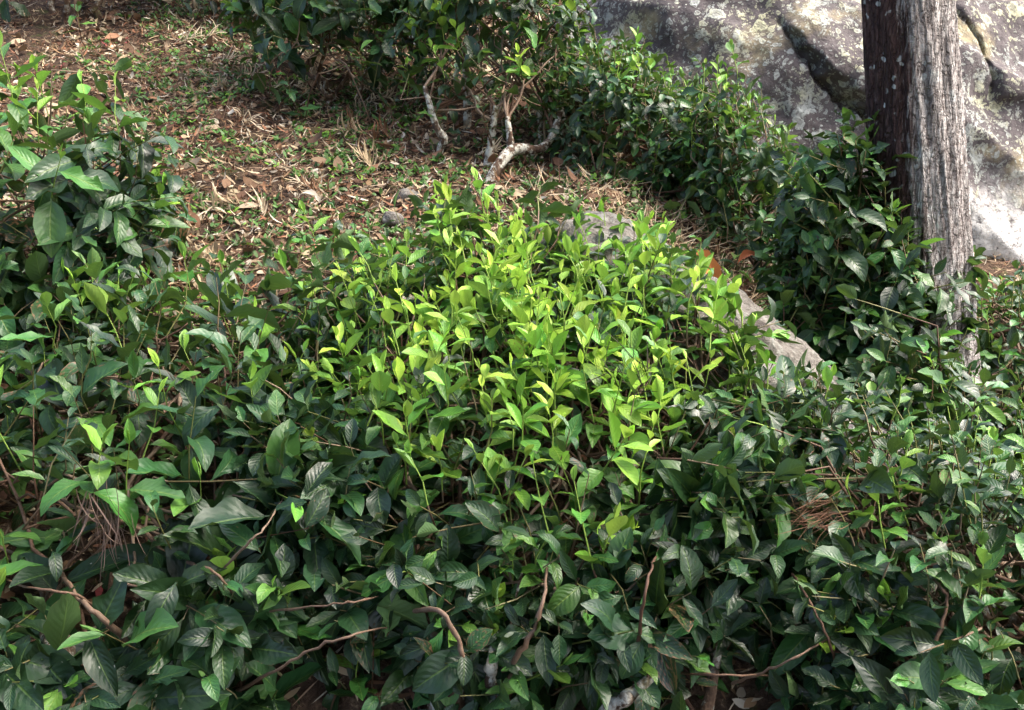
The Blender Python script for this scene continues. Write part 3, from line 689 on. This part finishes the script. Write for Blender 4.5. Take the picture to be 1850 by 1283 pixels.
# foreground right, dark and glossy
bush('dark glossy tea bush with small crowded leaves at the lower right', 1.12, 2.12, 0.66, 0.56, 0.43, n_top=270, n_side=90, n_in=80, L=0.074,
     flush=lambda x, y: 0.34, leaves_per=(5, 9), p=3.8, n_face=150, face_L=1.5, extra=[
         ('branch', M_TWIG, [(0.576, 1.85, 0.439), (0.594, 1.73, 0.405), (0.631, 1.73, 0.323), (0.692, 1.88, 0.147)], 0.0035, 0.0040),
         ('branch', M_TWIG, [(0.452, 1.81, 0.214), (0.503, 1.72, 0.298), (0.56, 1.7, 0.345), (0.694, 1.85, 0.317)], 0.0040, 0.0025),
         ('branch', M_TWIG, [(0.79, 1.85, 0.149), (0.785, 1.73, 0.292), (0.822, 1.72, 0.357), (0.851, 1.75, 0.429), (0.841, 1.77, 0.454), (0.871, 1.95, 0.418)], 0.0080, 0.0030)])
# left middle
bush('tall tea bush with broad hanging leaves reaching in at the left edge', -1.66, 3.05, 0.66, 0.42, 0.70, n_top=70, n_side=70, n_in=30, L=0.115,
     flush=lambda x, y: 0.35, leaves_per=(4, 8), p=2.6, droop=0.8)
# between left foreground and slope
bush('small sparse tea bush between the left foreground bush and the littered slope', -0.42, 3.08, 0.36, 0.26, 0.30, n_top=34, n_side=16, n_in=8, L=0.085,
     flush=lambda x, y: 0.45, leaves_per=(4, 7), ntr=2, trunk_r=0.010)
# upper ones
bush('tall thin-stemmed tea bush with hanging dark leaves at the top centre-left', -0.80, 4.85, 0.56, 0.42, 0.86, n_top=80, n_side=80, n_in=40, L=0.105,
     flush=lambda x, y: 0.15, leaves_per=(5, 8), p=2.8, droop=1.0, side_lo=0.35, ntr=5, trunk_r=0.012)
bush('old pruned tea bush on twisted white lichened stumps at the top centre', -0.08, 4.48, 0.42, 0.40, 0.88, n_top=90, n_side=76, n_in=34, L=0.082,
     flush=lambda x, y: 0.65, leaves_per=(5, 9), p=2.8, droop=0.8, side_lo=0.48, mat=M_STEMPALE,
     trunks=[(chain((-0.31, 4.20, -.05), (-0.30, 4.18, .03), (-0.28, 4.16, .08), (-0.31, 4.16, .13), (-0.34, 4.18, .22), (-0.36, 4.20, .28)), 0.020),
             (chain((-0.105, 4.14, -.03), (-0.09, 4.14, .06), (-0.08, 4.14, .14), (-0.065, 4.15, .23)), 0.021),
             (chain((-0.12, 3.94, -.06), (-0.06, 3.98, .04), (0.0, 4.04, .09), (0.06, 4.08, .09), (0.12, 4.12, .08), (0.17, 4.14, .12), (0.20, 4.16, .20)), 0.026),
             (chain((0.0, 4.06, .06), (-0.01, 4.07, .14), (-0.02, 4.09, .20)), 0.018),
             (chain((0.13, 4.28, -.03), (0.12, 4.28, .1), (0.12, 4.29, .2)), 0.017), (chain((0.24, 4.24, -.03), (0.22, 4.24, .08), (0.20, 4.24, .18)), 0.018),
             (chain((-0.2, 4.5, -.05), (-0.2, 4.5, .2), (-0.22, 4.5, .35)), 0.02), (chain((0.2, 4.5, -.05), (0.22, 4.5, .2), (0.24, 4.5, .35)), 0.02)])
bush('dense dark tea hedge bush against the boulder beside the white stumps', 0.56, 4.25, 0.46, 0.38, 0.44, n_top=170, n_side=150, n_in=50, L=0.070,
     flush=lambda x, y: 0.35, leaves_per=(6, 9), p=3.4, droop=0.9, side_lo=0.10)
bush('tea bush with light tips where the hedge meets the boulder crack', 1.02, 3.92, 0.38, 0.34, 0.62, n_top=120, n_side=100, n_in=40, L=0.072,
     flush=lambda x, y: 0.35, leaves_per=(5, 9), p=3.2, droop=0.8)
bush('dark tea bush standing just left of the tree trunk', 1.18, 3.20, 0.34, 0.24, 0.90, n_top=130, n_side=170, n_in=80, L=0.096,
     flush=lambda x, y: 0.20, leaves_per=(5, 9), p=3.0, droop=0.9)
bush('sparse drooping tea bush at the foot of the tree trunk', 1.34, 2.86, 0.34, 0.16, 0.62, n_top=60, n_side=120, n_in=50, L=0.098,
     flush=lambda x, y: 0.08, leaves_per=(4, 7), p=2.8, droop=1.1, ntr=2, trunk_r=0.014)
bush('low tea bush at the right edge between the trunk and the boulder', 2.05, 3.85, 0.42, 0.34, 0.30, n_top=70, n_side=50, n_in=20, L=0.075,
     flush=lambda x, y: 0.25, leaves_per=(5, 8), p=3.2)
bush('leafy tea bush low at the right edge in front of the trunk foot', 1.85, 3.05, 0.30, 0.30, 0.36, n_top=50, n_side=40, n_in=16, L=0.075,
     flush=lambda x, y: 0.25, leaves_per=(5, 8), p=3.2)
for (x, y, s, lb) in ((-2.45, 5.75, 0.62, 'shadowed tea bush in the far top left corner'), (-1.45, 6.0, 0.62, 'shadowed tea bush at the top edge above the littered slope'),
                      (-0.55, 5.8, 0.55, 'dim tea bush behind the thin-stemmed bush at the top')):
    bush(lb, x, y, s, 0.45, 1.0, n_top=60, n_side=80, n_in=40, L=0.10, flush=lambda x, y: 0.1, leaves_per=(5, 8), p=2.8, droop=0.9, side_lo=0.38, nmax=120, ntr=4, trunk_r=0.022)
bush('far green bush on the slope past the boulder shoulder', 4.95, 8.6, 0.7, 0.5, 0.7, n_top=60, n_side=50, n_in=10, L=0.10, flush=lambda x, y: 0.4, nmax=60)

# ------------------------------------------------------------------ choose the leaves that stand as objects, join the rest
NB = len(BUSHES)
pos = np.array([l[3] for l in LEAVES]); mats = np.array([l[2] for l in LEAVES])
vidx = np.array([l[1] for l in LEAVES]); bidx = np.array([l[0] for l in LEAVES]); tint = np.array([l[4] for l in LEAVES])
K = np.zeros((len(VAR), 4, 3))
for i, v in enumerate(VAR):
    P = v[0][0]; K[i] = P[[2, 25, 47, 29]] if len(P) >= 50 else P[[0, 1, 2, 3]]
q = np.einsum('nij,nkj->nki', mats, K[vidx]) + pos[:, None, :]
bv = BVHTree.FromPolygons([Vector(p) for p in q.reshape(-1, 3)], [tuple(range(4 * i, 4 * i + 4)) for i in range(len(LEAVES))])
f = LENS / 36.0
def proj(p):
    d = p - np.array(CAM); cy, sy = math.cos(PITCH), math.sin(PITCH)
    dep = d[..., 1] * cy - d[..., 2] * sy; up = d[..., 1] * sy + d[..., 2] * cy
    return d[..., 0] / dep * f, up / dep * f, dep
px, py, dep = proj(q)
area = np.abs((px[:, 2] - px[:, 0]) * (py[:, 3] - py[:, 1]) - (px[:, 3] - px[:, 1]) * (py[:, 2] - py[:, 0]))
cxm, cym = px.mean(1), py.mean(1)
inside = (np.abs(cxm) < 0.52) & (np.abs(cym) < 0.37) & (dep.min(1) > 0.2)
vis = np.zeros(len(LEAVES))
for i in np.nonzero(inside)[0]:
    for c in (q[i].mean(0), q[i][0] * 0.35 + q[i][2] * 0.65):
        t = Vector(c); d = t - CAM; L_ = d.length; d /= L_
        h = bv.ray_cast(CAM, d, L_ + 0.01)
        if h[2] is not None and (h[2] == i or h[3] > L_ - 0.006): vis[i] += 0.5
score = area * vis
single = np.zeros(len(LEAVES), bool)
for b, (root, nmax) in enumerate(BUSHES):
    ids = np.nonzero((bidx == b) & (score > 1e-5))[0]; ids = ids[np.argsort(-score[ids])][:nmax]; single[ids] = True
for i in np.nonzero(single)[0]:
    root = BUSHES[bidx[i]][0]; o = bpy.data.objects.new('leaf', LEAFMESH[vidx[i]]); o.parent = root
    m4 = Matrix.Identity(4)
    for a in range(3):
        for c in range(3): m4[a][c] = mats[i][a][c]
        m4[a][3] = pos[i][a] - root.location[a]
    o.matrix_basis = m4; o.color = tint[i]; col.objects.link(o)
for b, (root, nmax) in enumerate(BUSHES):
    Vs, Fs, Us, Cs = [], [], [], []; n = 0; loc = np.array(root.location)
    for hi in (True, False):
        sel = (bidx == b) & ~single & ((inside & (dep.mean(1) < 3.4)) == hi)
        for v in range(len(VAR)):
            ids = np.nonzero(sel & (vidx == v))[0]
            if not len(ids): continue
            P, F, U = VAR[v][0 if hi else 1]
            X = np.einsum('nij,kj->nki', mats[ids], P) + (pos[ids] - loc)[:, None, :]
            Vs.append(X.reshape(-1, 3)); Us.append(np.tile(U, (len(ids), 1))); Cs.append(np.repeat(tint[ids], len(P), 0))
            Fs.append((F[None] + (np.arange(len(ids)) * len(P))[:, None, None]).reshape(-1, 4) + n); n += len(ids) * len(P)
    o = bpy.data.objects.new('foliage', npmesh('foliage', np.concatenate(Vs), np.concatenate(Fs), [M_LEAFS], uv=np.concatenate(Us), colr=np.concatenate(Cs)))
    link(o, root); o['kind'] = 'stuff'
print('LEAVES', len(LEAVES), 'single', int(single.sum()))

# ------------------------------------------------------------------ litter, weeds, dry grass
PAL = [(0.50, 0.39, 0.24), (0.60, 0.50, 0.35), (0.48, 0.36, 0.22), (0.17, 0.095, 0.05), (0.11, 0.06, 0.035), (0.30, 0.19, 0.10), (0.20, 0.105, 0.055), (0.13, 0.065, 0.04), (0.33, 0.155, 0.085), (0.62, 0.56, 0.44), (0.24, 0.17, 0.11)]
class Bits:
    def __init__(s): s.V = []; s.F = []; s.C = []; s.n = 0
    def blade(s, p, d, up, L, W, curl, c, seg=4):
        d = d.normalized(); z = (up - d * up.dot(d)).normalized(); y = z.cross(d)
        for i in range(seg + 1):
            t = i / seg; wd = W * (math.sin(math.pi * (0.12 + 0.86 * t))); b = curl * t
            cx, cz = (math.sin(b) / curl, (1 - math.cos(b)) / curl) if abs(curl) > 1e-3 else (t, 0)
            q = p + d * (cx * L) + z * (cz * L)
            s.V += [q + y * wd + z * (0.35 * wd), q - y * wd + z * (0.35 * wd)]; s.C += [(*c, 1)] * 2
            if i: k = s.n + 2 * i; s.F.append((k - 2, k - 1, k + 1, k))
        s.n += 2 * (seg + 1)
    def build(s, name, mat):
        return npmesh(name, np.array([tuple(v) for v in s.V]), np.array(s.F, np.int32), [mat], colr=np.array(s.C))
def rdir(zs=0.25):
    a = random.uniform(0, 6.283); return Vector((math.cos(a), math.sin(a), random.uniform(-zs, zs)))
def slope_n(x, y):
    e = 0.03; return Vector((ground(x - e, y) - ground(x + e, y), ground(x, y - e) - ground(x, y + e), 2 * e)).normalized()
def on_slope(d, n): d = Vector(d); return (d - n * d.dot(n) * 0.75)
B = Bits()
for i in range(38000):
    x = random.uniform(-2.4, 2.6); y = 1.5 + 5.5 * random.random()
    if abs(x) > 0.62 * y + 0.2: continue
    n = slope_n(x, y); d = on_slope(rdir(0.35), n); p = G(x, y, random.uniform(0.002, 0.018))
    c = random.choice(PAL) if random.random() > 0.003 else (0.32, 0.07, 0.075); g = random.uniform(0.5, 1.1); c = tuple(k * g for k in c)
    if random.random() < 0.6: B.blade(p, d, n + rdir() * 0.6, random.uniform(0.03, 0.09), random.uniform(0.0015, 0.0042), random.uniform(-1.2, 1.6), c)
    else: B.blade(p, d, n + rdir() * 0.6, random.uniform(0.02, 0.06), random.uniform(0.004, 0.012), random.uniform(-0.8, 1.8), c)
for i in range(26000):
    y = 2.9 + 3.6 * random.random(); x = random.uniform(-0.56 * y, 0.12 * y)
    if fbm(x * 2.6, y * 2.6, 4.0, 3) < -0.2 and random.random() < 0.6: continue
    n = slope_n(x, y); d = on_slope(rdir(0.35), n); g = random.uniform(0.45, 1.1); c = tuple(k * g for k in random.choice(PAL))
    B.blade(G(x, y, random.uniform(0.002, 0.02)), d, n + rdir() * 0.7, random.uniform(0.02, 0.075), random.uniform(0.0012, 0.0050), random.uniform(-2.2, 2.2), c, 3)
for i in range(900):
    y = 2.6 + 3.9 * random.random(); x = random.uniform(-0.56 * y, 0.3 * y); n = slope_n(x, y); d = on_slope(rdir(0.3), n); g = random.uniform(0.5, 1.1)
    B.blade(G(x, y, 0.012), d, n + rdir() * 0.5, random.uniform(0.06, 0.11), random.uniform(0.012, 0.022), random.uniform(-1.6, 2.0), tuple(k * g for k in random.choice([(0.24, 0.16, 0.095), (0.16, 0.095, 0.055), (0.42, 0.33, 0.22), (0.26, 0.14, 0.08)])), 6)
for i in range(260):
    y = 2.6 + 3.9 * random.random(); x = random.uniform(-0.56 * y, 0.3 * y); n = slope_n(x, y)
    B.blade(G(x, y, 0.015), on_slope(rdir(0.3), n), n, random.uniform(0.12, 0.30), random.uniform(0.0018, 0.0035), random.uniform(-0.5, 0.5), random.choice([(0.22, 0.15, 0.10), (0.12, 0.07, 0.045), (0.36, 0.30, 0.22)]), 6)
o = link(bpy.data.objects.new('leaf_litter', B.build('leaf_litter', M_LITTER))); tag(o, 'dry brown and straw leaf litter covering the slope', 'leaf litter', kind='stuff')
# straw on the strip above the slab and by the trunk foot
B = Bits()
for (cx, cy, sx, sy, n_) in ((0.62, 3.55, 0.28, 0.16, 900), (0.35, 3.72, 0.25, 0.12, 500), (1.55, 2.75, 0.2, 0.2, 500), (1.75, 2.9, 0.25, 0.3, 500), (0.85, 3.45, 0.2, 0.12, 500)):
    for i in range(n_):
        x = random.gauss(cx, sx); y = random.gauss(cy, sy); n = slope_n(x, y)
        c = random.choice([PAL[0], PAL[1], PAL[2], PAL[7]]); B.blade(G(x, y, 0.004), on_slope(rdir(0.2), n) + n * random.uniform(0.0, 0.7), n, random.uniform(0.05, 0.14), random.uniform(0.0012, 0.0028), random.uniform(-1.5, 1.0), c)
o = link(bpy.data.objects.new('dry_grass', B.build('dry_grass', M_LITTER))); tag(o, 'flattened straw-coloured dry grass above the slab and round the trunk foot', 'dry grass', kind='stuff')
# green ground cover
def weed_material():
    N = NT('weed_leaf'); c = N.n('ShaderNodeAttribute', attribute_name='tint').outputs['Color']
    p = N.bsdf(c, 0.5, None, 0.35); tr = N.n('ShaderNodeBsdfTranslucent', {0: c})
    return N.done(N.n('ShaderNodeMixShader', {0: 0.25, 1: p.outputs[0], 2: tr.outputs[0]}))
M_WEED = weed_material()
B = Bits()
for i in range(7200):
    x = random.uniform(-2.2, 1.6); y = random.uniform(2.2, 6.4)
    if abs(x) > 0.58 * y + 0.1 or nz(x * 2.2, y * 2.2, 9) < -0.2: continue
    n = slope_n(x, y); p = G(x, y, 0.012); g = random.uniform(0.6, 1.3); br = random.random() < 0.12
    for k in range(random.randint(3, 7)):
        c = (0.055 * g, 0.13 * g, 0.022 * g) if not br else (0.14 * g, 0.28 * g, 0.03 * g)
        d = on_slope(rdir(0.2), n) + n * random.uniform(0.1, 0.9); q = p + rdir() * 0.02
        B.blade(q, d, n, random.uniform(0.014, 0.036), random.uniform(0.004, 0.009), random.uniform(-0.5, 0.8), c, 3)
o = link(bpy.data.objects.new('ground_cover', B.build('ground_cover', M_WEED))); tag(o, 'small green weeds scattered through the litter', 'weeds', kind='stuff')
# pale dry fronds, one by one
FR = []
for k in range(5):
    B = Bits(); random.seed(900 + k); cl = random.choice([PAL[1], PAL[6], PAL[0], PAL[1]]); m = 11
    for j in range(m):
        t = j / (m - 1); b = Vector((t * 0.55 - 0.1 * t * t, 0.10 * math.sin(t * 2 + k), 0.05 + 0.07 * t))
        for s in (-1, 1):
            g = random.uniform(0.7, 1.15)
            B.blade(b, Vector((0.75 + random.uniform(-.5, .3), s * random.uniform(-0.2, 1.0), random.uniform(-0.2, 0.7))), Vector((0, 0, 1)), random.uniform(0.25, 0.6), random.uniform(0.010, 0.026), random.uniform(-3.0, 3.4), tuple(c * g for c in cl), 5)
    FR.append(B.build('dry_frond', M_LITTER))
random.seed(77)
spots = [(-1.25, 4.55), (-1.05, 4.95), (-0.62, 4.35), (-0.82, 4.75), (-0.55, 4.05), (-1.4, 5.1), (-0.95, 4.2), (-1.5, 4.1), (-0.35, 4.3), (-1.7, 5.4), (-1.15, 3.75), (-0.75, 3.8),
         (-1.9, 4.9), (-1.3, 5.7), (-0.7, 5.2), (-1.0, 3.45), (-0.15, 3.75), (-1.55, 4.6), (-0.5, 4.6), (-1.85, 5.9), (-1.05, 5.3), (-0.85, 3.3), (-1.2, 3.2), (-0.45, 5.0)]
for i, (x, y) in enumerate(spots):
    for k in range(2):
        xx = x + random.gauss(0, 0.10); yy = y + random.gauss(0, 0.10)
        o = bpy.data.objects.new('dry_frond', random.choice(FR)); link(o); s = random.uniform(0.13, 0.24)
        o.matrix_basis = Matrix.Translation(G(xx, yy, 0.004)) @ slope_n(xx, yy).to_track_quat('Z', 'Y').to_matrix().to_4x4() @ Matrix.Rotation(random.uniform(0, 6.28), 4, 'Z') @ Matrix.Diagonal((s, s, s, 1))
        tag(o, 'pale curled dry frond lying on the littered slope', 'dry frond', 'dry fronds on the slope')
# tufts of dead needles caught in the bushes
def tuft(label, loc, d, n, L, W, c, spread, curl, name='dead_needle_tuft'):
    B = Bits(); d = Vector(d).normalized()
    for i in range(n):
        g = random.uniform(0.55, 1.15); k = Vector(rng.normal(0, spread, 3))
        B.blade(Vector(rng.normal(0, 0.022, 3)) + d * (random.uniform(-.25, .25) * L), d + k, Vector(rng.normal(0, 1, 3)), L * random.uniform(0.4, 1.1), W * random.uniform(0.7, 1.2), random.uniform(-curl, curl), tuple(q * g for q in c), 6)
    o = bpy.data.objects.new(name, B.build(name, M_LITTER)); link(o); o.location = loc
    return tag(o, label, 'needle tuft')
tuft('rusty brown tuft of dead needles caught in the dark lower right bush', (0.64, 1.90, 0.58), (-0.8, -0.2, -0.25), 80, 0.09, 0.0006, (0.20, 0.10, 0.055), 0.25, 1.3)
tuft('pale purplish bundle of dead fronds hanging in the lower left bush', (-0.84, 1.92, 0.58), (0.15, -0.1, -1), 40, 0.15, 0.0014, (0.26, 0.18, 0.14), 0.20, 1.6)
tuft('dark tuft of fine needles among the bright centre shoots', (0.27, 2.15, 0.80), (-0.2, -0.1, 0.3), 45, 0.11, 0.0011, (0.05, 0.045, 0.03), 0.55, 0.6)
def fallen(label, loc, rot, size, c):
    V, F, U = leaf_verts(0.2, 1.5, 0.9, 0.3, 0.9, 0.95, seed=int(size * 1e4))
    o = bpy.data.objects.new('fallen_leaf', npmesh('fallen_leaf', V, F, [M_LITTER], colr=np.tile((*c, 1), (len(V), 1)))); link(o)
    o.location = loc; o.rotation_euler = rot; o.scale = (size,) * 3; tag(o, label, 'fallen leaf')
fallen('large curled orange-brown dead leaf lying along the top edge of the slab', (0.56, 3.12, 0.98), (0.3, 0.35, -0.55), 0.17, (0.45, 0.19, 0.06))
fallen('small red-brown dead leaf standing in the straw above the slab', (0.74, 3.22, 0.92), (0.4, -1.0, 0.3), 0.09, (0.36, 0.12, 0.05))
fallen('beige dead leaf caught upright in the dark lower right bush', (0.76, 1.98, 0.56), (0.5, 1.2, 0.4), 0.075, (0.50, 0.40, 0.27))
fallen('whitish dead leaf lying on the litter above the small sparse bush', (-0.80, 3.75, 1.12), (0.2, -0.3, 0.2), 0.09, (0.60, 0.54, 0.45))
